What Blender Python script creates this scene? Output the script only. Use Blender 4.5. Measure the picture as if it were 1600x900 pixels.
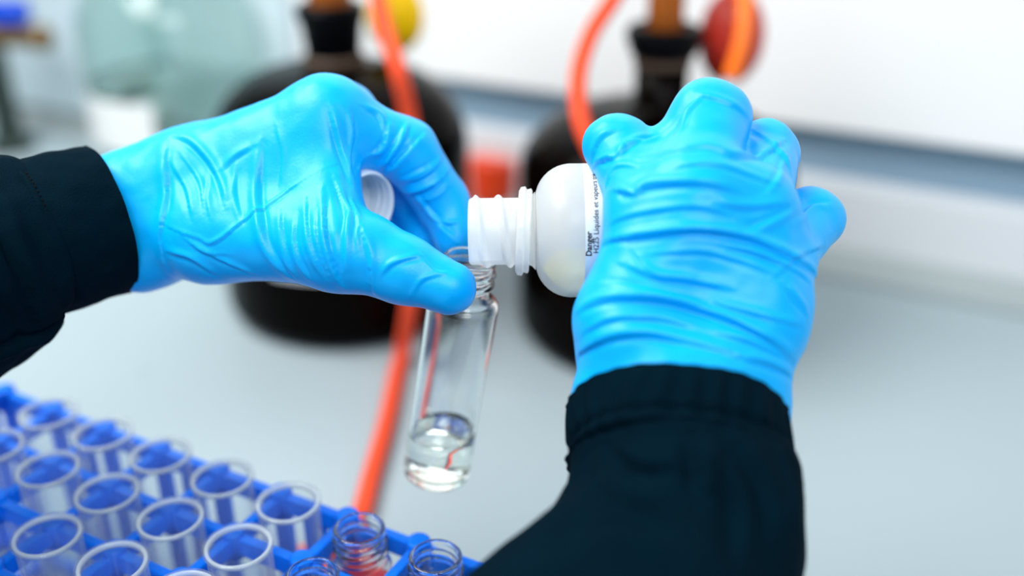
import bpy, math, random
import numpy as np
from mathutils import Vector, Matrix, noise
from mathutils.bvhtree import BVHTree

for o in list(bpy.data.objects):
    bpy.data.objects.remove(o)
SC = bpy.context.scene
COL = SC.collection
rnd = random.Random(7)

# ------------------------------------------------------------------ camera
FPX = 1600.0
PITCH = math.radians(26.5)
CAMH = 0.40
cp, sp = math.cos(PITCH), math.sin(PITCH)
C = np.array([0, 0, CAMH]); F = np.array([0, cp, -sp]); U = np.array([0, sp, cp]); R = np.array([1.0, 0, 0])
cam = bpy.data.cameras.new('camera'); camo = bpy.data.objects.new('camera', cam); COL.objects.link(camo)
camo.location = C; camo.rotation_euler = (math.pi / 2 - PITCH, 0, 0)
cam.sensor_width = 36; cam.lens = 36 * FPX / 1600; cam.clip_start = 0.01
cam.dof.use_dof = True; cam.dof.focus_distance = 0.377; cam.dof.aperture_fstop = 2.5
SC.camera = camo

# ------------------------------------------------------------------ light
w = bpy.data.worlds.new('world'); SC.world = w; w.use_nodes = True
bg = w.node_tree.nodes['Background']
bg.inputs[0].default_value = (0.82, 0.95, 1.0, 1); bg.inputs[1].default_value = 0.21

def area(name, loc, target, sx, sy, power, color=(1, 1, 1)):
    l = bpy.data.lights.new(name, 'AREA'); l.shape = 'RECTANGLE'; l.size = sx; l.size_y = sy
    l.energy = power; l.color = color
    o = bpy.data.objects.new(name, l); COL.objects.link(o); o.location = loc
    d = Vector(target) - Vector(loc); o.rotation_euler = d.to_track_quat('-Z', 'Y').to_euler()
    return o
area('unseen_lamp', (-0.60, 0.50, 1.05), (-0.2, 0.55, 0), 0.9, 0.5, 13.0, (1, 0.985, 0.96))  # unseen overhead light, set low and close at left so the bench darkens rightwards
area('unseen_lamp', (0.35, -0.75, 1.35), (0.2, 0.6, 0.15), 1.2, 0.6, 15.0, (0.95, 0.98, 1))  # unseen lamp added behind the camera to brighten the wall and right hand
SC.view_settings.view_transform = 'Standard'; SC.view_settings.look = 'None'
SC.view_settings.gamma = 1; SC.view_settings.use_curve_mapping = False
SC.view_settings.exposure = 0.42
SC.cycles.max_bounces = 16; SC.cycles.transmission_bounces = 14; SC.cycles.transparent_max_bounces = 24

# ------------------------------------------------------------------ helpers
def ray(x, y): return F + (x - 800) / FPX * R + (450 - y) / FPX * U
def P(x, y, d): return C + d * ray(x, y)                      # pixel + depth -> world
def Pz(x, y, z=0.0):
    r = ray(x, y); return C + r * (z - CAMH) / r[2]
def depth(p): return float((np.asarray(p) - C) @ F)
def zat(py, Y):                                               # height seen at pixel row py, at distance Y
    t = (450 - py) / FPX
    return CAMH + Y * (t * cp - sp) / (cp + t * sp)
def V(p): return Vector((float(p[0]), float(p[1]), float(p[2])))

def tag(o, label=None, cat=None, group=None, kind=None):
    if label: o['label'] = label
    if cat: o['category'] = cat
    if group: o['group'] = group
    if kind: o['kind'] = kind
    return o
def empty(name, loc=(0, 0, 0)):
    o = bpy.data.objects.new(name, None); o.empty_display_size = 0.01; COL.objects.link(o); o.location = loc
    return o
def link(name, me, mat=None, parent=None, smooth=True, mw=None):
    o = bpy.data.objects.new(name, me); COL.objects.link(o)
    if mat is not None and not me.materials: me.materials.append(mat)
    if smooth:
        me.polygons.foreach_set('use_smooth', [True] * len(me.polygons))
    if parent is not None:
        o.parent = parent
        pm = Matrix.Translation(parent.location) @ parent.rotation_euler.to_matrix().to_4x4() if parent.parent is None else parent_world(parent)
        o.matrix_parent_inverse = pm.inverted()
    if mw is not None: o.matrix_basis = mw
    return o
def parent_world(p):
    m = p.matrix_basis.copy()
    if p.parent is not None:
        m = parent_world(p.parent) @ p.matrix_parent_inverse @ m
    return m
def mesh(name, vs, fs):
    me = bpy.data.meshes.new(name); me.from_pydata([tuple(map(float, v)) for v in vs], [], fs); me.update()
    return me
def smooth_angle(o, deg=40):
    me = o.data
    import bmesh
    bm = bmesh.new(); bm.from_mesh(me)
    for e in bm.edges:
        if len(e.link_faces) == 2 and e.calc_face_angle(0) > math.radians(deg): e.smooth = False
    bm.to_mesh(me); bm.free()
    return o
def lathe(name, prof, seg=48, rfun=None, arc=None):
    """prof: list of (r, z); revolved about local z. arc=(a0,a1) for an open patch"""
    vs, fs = [], []
    closed = arc is None
    n = seg if closed else seg + 1
    for i, (r, z) in enumerate(prof):
        for k in range(n):
            a = 2 * math.pi * k / seg if closed else arc[0] + (arc[1] - arc[0]) * k / seg
            rr, zz = (r, z) if rfun is None else rfun(i, r, z, a)
            vs.append((rr * math.cos(a), rr * math.sin(a), zz))
    for i in range(len(prof) - 1):
        for k in range(seg):
            k2 = (k + 1) % n
            fs.append((i * n + k, i * n + k2, (i + 1) * n + k2, (i + 1) * n + k))
    me = mesh(name, vs, fs)
    import bmesh
    bm = bmesh.new(); bm.from_mesh(me)
    bmesh.ops.remove_doubles(bm, verts=bm.verts, dist=1e-6)
    bm.faces.ensure_lookup_table()
    if closed: bmesh.ops.recalc_face_normals(bm, faces=bm.faces)
    bm.to_mesh(me); bm.free()
    return me
def arcpts(cx, cz, r, a0, a1, n=6):
    return [(cx + r * math.cos(math.radians(a0 + (a1 - a0) * i / n)), cz + r * math.sin(math.radians(a0 + (a1 - a0) * i / n))) for i in range(n + 1)]
def frame(z, xhint):
    z = Vector(z).normalized(); x = Vector(xhint); x = (x - z * x.dot(z)).normalized(); y = z.cross(x)
    m = Matrix((x, y, z)).transposed().to_4x4()
    return m
def cat_rom(pts, n):
    """Catmull-Rom through rows of pts (any dimension), n samples per span"""
    p = np.asarray(pts, float); out = []
    q = np.vstack([2 * p[0] - p[1], p, 2 * p[-1] - p[-2]])
    for i in range(1, len(q) - 2):
        for k in range(n):
            t = k / n
            a, b, c, d = q[i - 1], q[i], q[i + 1], q[i + 2]
            out.append(0.5 * (2 * b + (c - a) * t + (2 * a - 5 * b + 4 * c - d) * t * t + (3 * b - a - 3 * c + d) * t ** 3))
    out.append(q[-2])
    return np.array(out)
def tube(name, pts, r, seg=16, hollow=None):
    """swept round tube along points (already dense)"""
    p = np.asarray(pts, float); vs, fs = [], []
    t = np.gradient(p, axis=0); t /= np.linalg.norm(t, axis=1)[:, None]
    n = np.cross(t[0], [0, 0, 1.0]);
    if np.linalg.norm(n) < 1e-3: n = np.cross(t[0], [1.0, 0, 0])
    n /= np.linalg.norm(n)
    for i in range(len(p)):
        n = n - t[i] * (n @ t[i]); n /= np.linalg.norm(n); b = np.cross(t[i], n)
        rr = r[i] if hasattr(r, '__len__') else r
        for k in range(seg):
            a = 2 * math.pi * k / seg
            vs.append(p[i] + rr * (math.cos(a) * n + math.sin(a) * b))
    for i in range(len(p) - 1):
        for k in range(seg):
            k2 = (k + 1) % seg
            fs.append((i * seg + k, i * seg + k2, (i + 1) * seg + k2, (i + 1) * seg + k))
    fs.append(tuple(range(seg))[::-1]); fs.append(tuple((len(p) - 1) * seg + k for k in range(seg)))
    return mesh(name, vs, fs)
def box(name, x0, x1, y0, y1, z0, z1, bev=0.0):
    import bmesh
    bm = bmesh.new(); bmesh.ops.create_cube(bm, size=1)
    for v in bm.verts:
        v.co = ((x0 + x1) / 2 + v.co.x * (x1 - x0), (y0 + y1) / 2 + v.co.y * (y1 - y0), (z0 + z1) / 2 + v.co.z * (z1 - z0))
    if bev: bmesh.ops.bevel(bm, geom=bm.edges[:], offset=bev, segments=2, affect='EDGES', profile=0.6)
    me = bpy.data.meshes.new(name); bm.to_mesh(me); bm.free()
    return me

# ------------------------------------------------------------------ materials
def nodes(m): return m.node_tree.nodes, m.node_tree.links
def mat(name, col, rough=0.5, metal=0.0, spec=0.5, trans=0.0, ior=1.45, coat=0.0, sss=0.0, noise_s=None, noise_amt=0.12, bump=None, sheen=0.0):
    m = bpy.data.materials.new(name); m.use_nodes = True; N, L = nodes(m)
    b = N['Principled BSDF']
    b.inputs['Base Color'].default_value = (*col, 1); b.inputs['Roughness'].default_value = rough
    b.inputs['Metallic'].default_value = metal; b.inputs['Specular IOR Level'].default_value = spec
    b.inputs['Transmission Weight'].default_value = trans; b.inputs['IOR'].default_value = ior
    b.inputs['Coat Weight'].default_value = coat
    if sheen: b.inputs['Sheen Weight'].default_value = sheen
    if sss:
        b.inputs['Subsurface Weight'].default_value = sss; b.inputs['Subsurface Radius'].default_value = (0.002, 0.003, 0.004)
        b.inputs['Subsurface Scale'].default_value = 1.0
    tc = N.new('ShaderNodeTexCoord')
    if noise_s:
        t = N.new('ShaderNodeTexNoise'); t.inputs['Scale'].default_value = noise_s; t.inputs['Detail'].default_value = 4
        mx = N.new('ShaderNodeMix'); mx.data_type = 'RGBA'; mx.blend_type = 'MIX'
        mx.inputs[6].default_value = (*[c * (1 - noise_amt) for c in col], 1)
        mx.inputs[7].default_value = (*[min(1, c * (1 + noise_amt)) for c in col], 1)
        L.new(tc.outputs['Object'], t.inputs['Vector']); L.new(t.outputs['Fac'], mx.inputs[0]); L.new(mx.outputs[2], b.inputs['Base Color'])
    if bump:
        t2 = N.new('ShaderNodeTexNoise'); t2.inputs['Scale'].default_value = bump[0]; t2.inputs['Detail'].default_value = 5
        bp = N.new('ShaderNodeBump'); bp.inputs['Strength'].default_value = bump[1]; bp.inputs['Distance'].default_value = bump[2]
        L.new(tc.outputs['Object'], t2.inputs['Vector']); L.new(t2.outputs['Fac'], bp.inputs['Height']); L.new(bp.outputs['Normal'], b.inputs['Normal'])
    return m
def thin_glass(name, tint, hazy=False):
    """thin clear wall: see-through with a Fresnel gloss"""
    m = bpy.data.materials.new(name); m.use_nodes = True; N, L = nodes(m)
    N.remove(N['Principled BSDF']); out = N['Material Output']
    t = N.new('ShaderNodeBsdfTransparent'); t.inputs[0].default_value = (*tint, 1)
    g = N.new('ShaderNodeBsdfGlossy'); g.inputs['Roughness'].default_value = 0.04
    lw = N.new('ShaderNodeLayerWeight'); lw.inputs[0].default_value = 0.5
    pw = N.new('ShaderNodeMath'); pw.operation = 'POWER'; pw.inputs[1].default_value = 4.0; L.new(lw.outputs['Facing'], pw.inputs[0])
    fr = N.new('ShaderNodeMath'); fr.operation = 'MULTIPLY_ADD'; fr.inputs[1].default_value = 0.55; fr.inputs[2].default_value = 0.03; L.new(pw.outputs[0], fr.inputs[0])
    mx = N.new('ShaderNodeMixShader'); L.new(fr.outputs[0], mx.inputs[0]); L.new(t.outputs[0], mx.inputs[1]); L.new(g.outputs[0], mx.inputs[2])
    last = mx
    if hazy:        # slightly milky plastic, denser where the wall is seen edge-on
        df = N.new('ShaderNodeBsdfTranslucent'); df.inputs[0].default_value = (0.9, 0.93, 0.95, 1)
        d2 = N.new('ShaderNodeBsdfDiffuse'); d2.inputs[0].default_value = (0.9, 0.93, 0.95, 1)
        ad = N.new('ShaderNodeMixShader'); ad.inputs[0].default_value = 0.5; L.new(df.outputs[0], ad.inputs[1]); L.new(d2.outputs[0], ad.inputs[2])
        hz = N.new('ShaderNodeMath'); hz.operation = 'MULTIPLY_ADD'; hz.inputs[1].default_value = 0.45; hz.inputs[2].default_value = 0.03; L.new(pw.outputs[0], hz.inputs[0])
        last = N.new('ShaderNodeMixShader'); L.new(hz.outputs[0], last.inputs[0]); L.new(mx.outputs[0], last.inputs[1]); L.new(ad.outputs[0], last.inputs[2])
    L.new(last.outputs[0], out.inputs[0])
    return m
def glass(name, col, ior=1.48, rough=0.0, absorb=None):
    m = bpy.data.materials.new(name); m.use_nodes = True; N, L = nodes(m)
    N.remove(N['Principled BSDF']); out = N['Material Output']
    g = N.new('ShaderNodeBsdfGlass'); g.inputs['Color'].default_value = (*col, 1); g.inputs['IOR'].default_value = ior; g.inputs['Roughness'].default_value = rough
    L.new(g.outputs[0], out.inputs['Surface'])
    if absorb:
        v = N.new('ShaderNodeVolumeAbsorption'); v.inputs['Color'].default_value = (*absorb[0], 1); v.inputs['Density'].default_value = absorb[1]
        L.new(v.outputs[0], out.inputs['Volume'])
    return m

M = {}
M['glove'] = mat('blue_nitrile', (0.0, 0.425, 1.0), rough=0.36, spec=0.32, sss=0.12, noise_s=45, noise_amt=0.06, bump=(900, 0.12, 0.0006))
M['navy'] = mat('navy_cloth', (0.0004, 0.0075, 0.0145), rough=0.9, spec=0.03, noise_s=60, noise_amt=0.3, bump=(1500, 0.5, 0.0008))
M['stitch'] = mat('navy_thread', (0.001, 0.002, 0.004), rough=0.9, spec=0.1)
M['bench'] = mat('bench_laminate', (0.37, 0.455, 0.49), rough=0.4, spec=0.25, noise_s=3.0, noise_amt=0.04)
M['wall'] = mat('white_panel', (0.93, 0.94, 0.95), rough=0.5, noise_s=2, noise_amt=0.015)
M['channel'] = mat('blue_grey_channel', (0.24, 0.36, 0.47), rough=0.45, noise_s=4, noise_amt=0.08)
M['upstand'] = mat('pale_upstand', (0.74, 0.77, 0.80), rough=0.4, noise_s=4, noise_amt=0.03)
M['cove'] = mat('grey_green_seal', (0.36, 0.42, 0.43), rough=0.5, noise_s=8, noise_amt=0.05)
M['rack'] = mat('blue_plastic', (0.0, 0.165, 0.85), rough=0.35, spec=0.25, noise_s=20, noise_amt=0.08, sss=0.05)
M['wallreflect'] = mat('pale_blue_reflection', (0.62, 0.76, 0.82), rough=0.5, noise_s=3, noise_amt=0.03)
M['tube'] = thin_glass('clear_tube', (0.93, 0.97, 0.99)); M['clearplastic'] = thin_glass('clear_plastic', (0.965, 0.98, 0.985), True)
def rim_mat():
    m = mat('milky_tube_rim', (0.70, 0.78, 0.82), rough=0.2, spec=0.6); N, L = nodes(m)
    tp = N.new('ShaderNodeBsdfTransparent'); mx = N.new('ShaderNodeMixShader'); mx.inputs[0].default_value = 0.55
    L.new(N['Principled BSDF'].outputs[0], mx.inputs[1]); L.new(tp.outputs[0], mx.inputs[2]); L.new(mx.outputs[0], N['Material Output'].inputs[0])
    return m
M['rim'] = rim_mat()
M['glass'] = glass('clear_vial_glass', (0.99, 1, 1), 1.47)
M['liquid'] = glass('pale_yellow_liquid', (1.0, 1.0, 0.965), 1.34)
M['redliq'] = mat('red_liquid', (0.75, 0.06, 0.05), rough=0.1, noise_s=80, noise_amt=0.2)
M['amber'] = mat('dark_amber_glass', (0.0016, 0.0008, 0.0006), rough=0.2, spec=0.05, noise_s=5, noise_amt=0.2)
M['amberstem'] = mat('amber_glass_stem', (0.42, 0.115, 0.010), rough=0.08, trans=0.45, noise_s=30, noise_amt=0.1)
M['black'] = mat('black_rubber', (0.0015, 0.002, 0.003), rough=0.4, spec=0.08, noise_s=30, noise_amt=0.2)
M['brown'] = mat('brown_rubber_ring', (0.075, 0.045, 0.028), rough=0.6, noise_s=40, noise_amt=0.2)
M['redrub'] = mat('red_rubber_tubing', (0.88, 0.085, 0.028), rough=0.5, spec=0.2, noise_s=40, noise_amt=0.08)
M['orange'] = mat('orange_rubber_tubing', (1.0, 0.17, 0.004), rough=0.4, noise_s=40, noise_amt=0.06)
M['redbulb'] = mat('dark_red_rubber', (0.52, 0.03, 0.015), rough=0.42, noise_s=30, noise_amt=0.15)
M['yellow'] = mat('yellow_rubber', (1.0, 0.60, 0.0), rough=0.4, spec=0.2, noise_s=30, noise_amt=0.06)
M['redpot'] = mat('red_plastic', (0.80, 0.055, 0.008), rough=0.35, noise_s=20, noise_amt=0.06)
M['paper'] = mat('white_paper', (0.84, 0.85, 0.85), rough=0.7, noise_s=60, noise_amt=0.02)
M['ink'] = mat('black_ink', (0.015, 0.015, 0.02), rough=0.7)
M['brass'] = mat('aged_brass', (0.22, 0.13, 0.05), rough=0.4, metal=0.6, noise_s=30, noise_amt=0.2)
M['tapblue'] = mat('blue_handle_plastic', (0.0, 0.06, 0.60), rough=0.35, noise_s=20, noise_amt=0.06)
M['post'] = mat('dark_green_enamel', (0.02, 0.035, 0.03), rough=0.4, noise_s=20, noise_amt=0.2)
M['greenglass'] = thin_glass('pale_green_glass', (0.89, 0.945, 0.93))
M['greenliq'] = glass('pale_green_liquid', (0.96, 0.99, 0.98), 1.33)
M['cap'] = mat('white_cap_plastic', (0.72, 0.79, 0.83), rough=0.25, noise_s=30, noise_amt=0.02)
def hdpe():
    m = bpy.data.materials.new('translucent_white_plastic'); m.use_nodes = True; N, L = nodes(m)
    b = N['Principled BSDF']; b.inputs['Base Color'].default_value = (0.92, 0.935, 0.93, 1); b.inputs['Roughness'].default_value = 0.3
    tl = N.new('ShaderNodeBsdfTranslucent'); tl.inputs[0].default_value = (0.95, 0.955, 0.93, 1)
    tp = N.new('ShaderNodeBsdfTransparent')
    m1 = N.new('ShaderNodeMixShader'); m1.inputs[0].default_value = 0.42
    m2 = N.new('ShaderNodeMixShader'); m2.inputs[0].default_value = 0.34
    out = N['Material Output']
    L.new(b.outputs[0], m1.inputs[1]); L.new(tl.outputs[0], m1.inputs[2]); L.new(m1.outputs[0], m2.inputs[1]); L.new(tp.outputs[0], m2.inputs[2]); L.new(m2.outputs[0], out.inputs[0])
    t = N.new('ShaderNodeTexNoise'); t.inputs['Scale'].default_value = 120; bp = N.new('ShaderNodeBump'); bp.inputs['Strength'].default_value = 0.05; bp.inputs['Distance'].default_value = 0.0005
    L.new(t.outputs['Fac'], bp.inputs['Height']); L.new(bp.outputs['Normal'], b.inputs['Normal'])
    return m
M['hdpe'] = hdpe()
M['yelliq'] = mat('yellow_reagent', (0.86, 0.78, 0.22), rough=0.2, noise_s=30, noise_amt=0.03)

# ------------------------------------------------------------------ setting: bench and back wall
WA = Pz(40, 183); WB = Pz(1445, 442)
wd = (WB - WA) / np.linalg.norm(WB - WA); YAW = math.atan2(wd[1], wd[0])
wn = np.array([wd[1], -wd[0], 0.0])                       # towards the camera
def wall_box(name, u0, u1, n0, n1, z0, z1, m, bev=0.0, parent=None):
    me = box(name, u0, u1, n0, n1, z0, z1, bev)
    mw = Matrix.Translation(V(WA)) @ Matrix.Rotation(YAW, 4, 'Z')
    return link(name, me, m, parent, smooth=False, mw=mw)
def on_wall(px, py):
    r = ray(px, py); return C + r * (((WA - C) @ wn) / (r @ wn))
H1 = on_wall(1300, 290)[2]; H2 = on_wall(1250, 200)[2]
# local y of the wall frame points away from the camera (+y = -wn)
wb = tag(wall_box('wall_back', -1.2, 2.6, 0.004, 0.05, H2, 1.3, M['wall'], 0.003), 'white panelled back wall behind the bench', None, None, 'structure')
tag(wall_box('trim_1', -1.2, 2.6, 0.03, 0.05, H1 - 0.02, H2 + 0.004, M['channel']), 'blue-grey recessed channel running below the white wall panel', None, None, 'structure')
tag(wall_box('trim_2', -1.2, 2.6, 0.0, 0.03, 0.014, H1, M['upstand'], 0.002), 'pale upstand along the back of the bench', None, None, 'structure')
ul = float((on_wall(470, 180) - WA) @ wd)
tag(wall_box('wall_left_reflection', -1.2, ul, -0.012, 0.004, 0.023, 1.3, M['wallreflect'], 0.003), 'added panel over the left back wall, reflected pale blue light in its colour', None, None, 'structure')  # added panel covering the channel; reflected blue light is put into its colour
def cove():
    pr = [(0.030, 0.0), (-0.030, 0.0), (-0.030, 0.004), (-0.018, 0.006), (-0.008, 0.010), (-0.002, 0.018), (0.004, 0.022), (0.030, 0.022)]
    vs = [(u, y, z) for u in (-1.2, 2.6) for y, z in pr]; n = len(pr)
    fs = [(k, (k + 1) % n, n + (k + 1) % n, n + k) for k in range(n)] + [tuple(range(n))[::-1], tuple(range(n, 2 * n))]
    return link('trim_3', mesh('trim_3', vs, fs), M['cove'], None, False, Matrix.Translation(V(WA)) @ Matrix.Rotation(YAW, 4, 'Z'))
tag(cove(), 'grey sealing strip where the bench meets the upstand', None, None, 'structure')
bench = wall_box('workbench', -1.2, 2.6, -1.75, 0.06, -0.04, -0.0002, M['bench'], 0.004)
tag(bench, 'pale grey laminate laboratory bench under everything', 'bench')

# ------------------------------------------------------------------ implicit surfaces for the gloved hands
def sd_cap(p, a, b, ra, rb):
    ab = b - a; t = np.clip(((p - a) @ ab) / max(ab @ ab, 1e-12), 0, 1)
    return np.linalg.norm(p - a - t[:, None] * ab, axis=1) - (ra + (rb - ra) * t)
def sd_tri(p, a, b, c, ra, rb, rc):
    """distance to triangle minus a radius interpolated over it"""
    ab, ac = b - a, c - a
    n = np.cross(ab, ac); nn = n @ n
    ap = p - a
    g = np.cross(ab, ap) @ n / nn; bt = np.cross(ap, ac) @ n / nn; al = 1 - g - bt
    inside = (g >= 0) & (bt >= 0) & (al >= 0)
    d = np.where(inside, np.abs(ap @ n) / math.sqrt(nn) - (al * ra + bt * rb + g * rc), 1e9)
    return np.minimum(d, np.minimum(sd_cap(p, a, b, ra, rb), np.minimum(sd_cap(p, b, c, rb, rc), sd_cap(p, c, a, rc, ra))))
def smin(a, b, k):
    h = np.clip(0.5 + 0.5 * (b - a) / k, 0, 1)
    return b + (a - b) * h - k * h * (1 - h)
def jt(x, y, d, rp): return (P(x, y, d), rp * d / FPX)
def chain(js): return [('c', js[i], js[i + 1]) for i in range(len(js) - 1)]
def tri(a, b, c, s=1.0): return ('t', a, b, c, s)
def eval_group(p, prims, k):
    d = None
    for q in prims:
        if q[0] == 'c': e = sd_cap(p, q[1][0], q[2][0], q[1][1], q[2][1])
        else: e = sd_tri(p, q[1][0], q[2][0], q[3][0], q[1][1] * q[4], q[2][1] * q[4], q[3][1] * q[4])
        d = e if d is None else smin(d, e, k)
    return d
def surface(groups, h=0.0010):
    """groups: list of (prims, k inside, k joining) -> vertices, quads by surface nets"""
    pts = []
    for prims, _, _ in groups:
        for q in prims:
            for j in q[1:]:
                if isinstance(j, tuple): pts += [j[0] - j[1] - 0.008, j[0] + j[1] + 0.008]
    lo, hi = np.min(pts, 0), np.max(pts, 0)
    n = np.ceil((hi - lo) / h).astype(int) + 1
    def field(p):
        d = None
        for prims, k, kj in groups:
            e = eval_group(p, prims, k)
            d = e if d is None else smin(d, e, kj)
        return d
    def grid(lo_, st, nn):
        X, Y, Z = np.meshgrid(*[lo_[i] + st * np.arange(nn[i]) for i in range(3)], indexing='ij')
        return np.stack([X.ravel(), Y.ravel(), Z.ravel()], 1)
    def up(Dk, S): return np.repeat(np.repeat(np.repeat(Dk, S, 0), S, 1), S, 2)[:n[0], :n[1], :n[2]]
    S = 6; n6 = -(-n // S); n2 = n6 * 3                   # coarse, middle, then only a band near the surface
    D6 = field(grid(lo + h * 2.5, h * 6, n6)).reshape(n6)
    D2 = np.repeat(np.repeat(np.repeat(D6, 3, 0), 3, 1), 3, 2)
    bd = np.abs(D2) < h * 9
    D2[bd] = field(lo + h * 0.5 + 2 * h * np.argwhere(bd))
    D = up(D2, 2).copy()
    band = np.abs(D) < h * 4
    D[band] = field(lo + h * np.argwhere(band))
    ins = D < 0
    m = n - 1
    cnt = np.zeros(m, np.int8)
    for dx in (0, 1):
        for dy in (0, 1):
            for dz in (0, 1): cnt += ins[dx:m[0] + dx, dy:m[1] + dy, dz:m[2] + dz]
    act = (cnt > 0) & (cnt < 8)
    idx = -np.ones(m, int); ijk = np.argwhere(act); idx[act] = np.arange(len(ijk))
    acc = np.zeros((len(ijk), 3)); ne = np.zeros(len(ijk))
    for ax in range(3):
        oth = [i for i in range(3) if i != ax]
        for s_ in (0, 1):
            for t_ in (0, 1):
                o0 = np.zeros(3, int); o0[oth[0]] = s_; o0[oth[1]] = t_; o1 = o0.copy(); o1[ax] = 1
                g0, g1 = ijk + o0, ijk + o1
                a = D[g0[:, 0], g0[:, 1], g0[:, 2]]; b = D[g1[:, 0], g1[:, 1], g1[:, 2]]
                cr = (a < 0) != (b < 0); tt = a / np.where(cr, a - b, 1)
                pt = np.tile(o0.astype(float), (len(ijk), 1)); pt[:, ax] = tt
                acc += np.where(cr[:, None], pt, 0); ne += cr
    vs = lo + h * (ijk + acc / ne[:, None])
    fs = []
    for ax in range(3):
        o = [i for i in range(3) if i != ax]
        a = ins.take(range(0, n[ax] - 1), ax); b = ins.take(range(1, n[ax]), ax)
        for e, flip in ((a & ~b, False), (b & ~a, True)):
            g = np.argwhere(e)
            g = g[(g[:, o[0]] > 0) & (g[:, o[1]] > 0) & (g[:, o[0]] < m[o[0]]) & (g[:, o[1]] < m[o[1]])]
            if not len(g): continue
            q = []
            for s, t in ((1, 1), (0, 1), (0, 0), (1, 0)):
                gg = g.copy(); gg[:, o[0]] -= s; gg[:, o[1]] -= t
                q.append(idx[gg[:, 0], gg[:, 1], gg[:, 2]])
            q = np.stack(q, 1)
            if (ax == 1) != flip: q = q[:, ::-1]
            fs.append(q)
    return vs, np.concatenate(fs)
def vnormals(vs, fs):
    fn = np.cross(vs[fs[:, 2]] - vs[fs[:, 0]], vs[fs[:, 3]] - vs[fs[:, 1]])
    vn = np.zeros_like(vs)
    for k in range(4): np.add.at(vn, fs[:, k], fn)
    return vn / (np.linalg.norm(vn, axis=1)[:, None] + 1e-12)
def relax(vs, fs, it=2, lam=0.5):
    for _ in range(it):
        s = np.zeros_like(vs); c = np.zeros(len(vs))
        for k in range(4):
            a, b = fs[:, k], fs[:, (k + 1) % 4]
            np.add.at(s, a, vs[b]); np.add.at(s, b, vs[a]); np.add.at(c, a, 1); np.add.at(c, b, 1)
        vs = vs + lam * (s / c[:, None] - vs)
    return vs
def crease(vs, vn, line3, amp, wid, side):
    """add a fold along a 3-D polyline that lies on the surface: a soft ridge with a sharp valley on one side"""
    ln = cat_rom(line3, 6); seg = ln[1:] - ln[:-1]
    lo, hi = ln.min(0) - 4 * wid, ln.max(0) + 4 * wid
    sel = np.where(np.all((vs > lo) & (vs < hi), 1))[0]
    if not len(sel): return
    p = vs[sel]; best = np.full(len(p), 1e9); sd = np.zeros(len(p)); tt = np.zeros(len(p))
    for i in range(len(seg)):
        L2 = seg[i] @ seg[i]; t = np.clip(((p - ln[i]) @ seg[i]) / L2, 0, 1)
        v = p - ln[i] - t[:, None] * seg[i]; dd = np.linalg.norm(v, axis=1)
        sg = np.sign(np.einsum('ij,ij->i', np.cross(seg[i], v), vn[sel]))
        u = dd < best
        best[u] = dd[u]; sd[u] = (sg * dd)[u]; tt[u] = ((i + t) / len(seg))[u]
    s = sd * side
    prof = np.exp(-((s - 0.55 * wid) / (0.75 * wid)) ** 2) + 0.35 * np.exp(-np.abs(s - 0.45 * wid) / (0.4 * wid)) - 1.05 * np.exp(-(np.abs(s + 0.4 * wid) / (0.42 * wid)) ** 1.5)
    fade = np.clip(np.sin(np.pi * np.clip(tt, 0.02, 0.98)), 0, 1) ** 0.55
    return sel, amp * prof * fade * (best < 3.5 * wid)
def glove_mesh(name, groups, folds, seed, h=0.0007):
    vs, fs = surface(groups, h)
    vs = relax(vs, fs, 3, 0.5)
    vn = vnormals(vs, fs)
    bvh = BVHTree.FromPolygons([Vector(v) for v in vs], [tuple(map(int, f)) for f in fs])
    disp = np.zeros(len(vs))
    # gentle lumpiness of loose nitrile
    off = Vector((seed * 3.1, 0, 0))
    for i in range(len(vs)):
        q = Vector(vs[i])
        disp[i] = 0.0005 * noise.noise(q * 60 + off) + 0.00022 * noise.noise(q * 170 + off)
    for line, amp, wid, side in folds:
        hit = []
        for x, y in line:
            h_ = bvh.ray_cast(Vector(C), Vector(ray(x, y)).normalized())
            if h_[0] is not None: hit.append(np.array(h_[0]))
        if len(hit) < 2: continue
        r = crease(vs, vn, np.array(hit), amp * 1e-3, wid * 1e-3, side)
        if r is not None: disp[r[0]] += r[1]
    vs = vs + vn * disp[:, None]
    vs = relax(vs, fs, 1, 0.25)
    me = bpy.data.meshes.new(name)
    me.from_pydata(vs.tolist(), [], fs.tolist()); me.update()
    return me

# ------------------------------------------------------------------ the person: two gloved hands and sleeves
person = empty('person', P(650, 700, 0.36)); person.location.z = 0.0
tag(person, 'person in dark navy jacket and bright blue gloves pouring from a bottle into a vial', 'person')

# left hand -------------------------------------------------------
F0 = jt(115, 352, .425, 80); W1 = jt(215, 316, .425, 70); W2 = jt(218, 372, .420, 70)
W3 = jt(292, 285, .420, 68); T0 = jt(335, 362, .408, 68)
I0 = jt(512, 188, .406, 56); M0 = jt(532, 190, .428, 52); R0 = jt(520, 205, .450, 50); K0 = jt(490, 240, .466, 46)
T1 = jt(522, 386, .386, 56); T1b = jt(572, 396, .383, 58); T2 = jt(628, 420, .381, 51); T3 = jt(702, 449, .379, 43)
I1 = jt(634, 236, .415, 49); I2 = jt(692, 318, .426, 41); I3 = jt(712, 372, .4225, 35)
M1 = jt(620, 262, .442, 46); M2 = jt(660, 330, .447, 40); M3 = jt(668, 372, .436, 36)
R1 = jt(590, 290, .462, 44); R2 = jt(600, 350, .458, 38); R3 = jt(575, 372, .446, 34)
K1 = jt(545, 310, .472, 40); K2 = jt(555, 360, .466, 34); K3 = jt(535, 385, .455, 31)
WEB = jt(497, 290, .398, 34)
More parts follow.
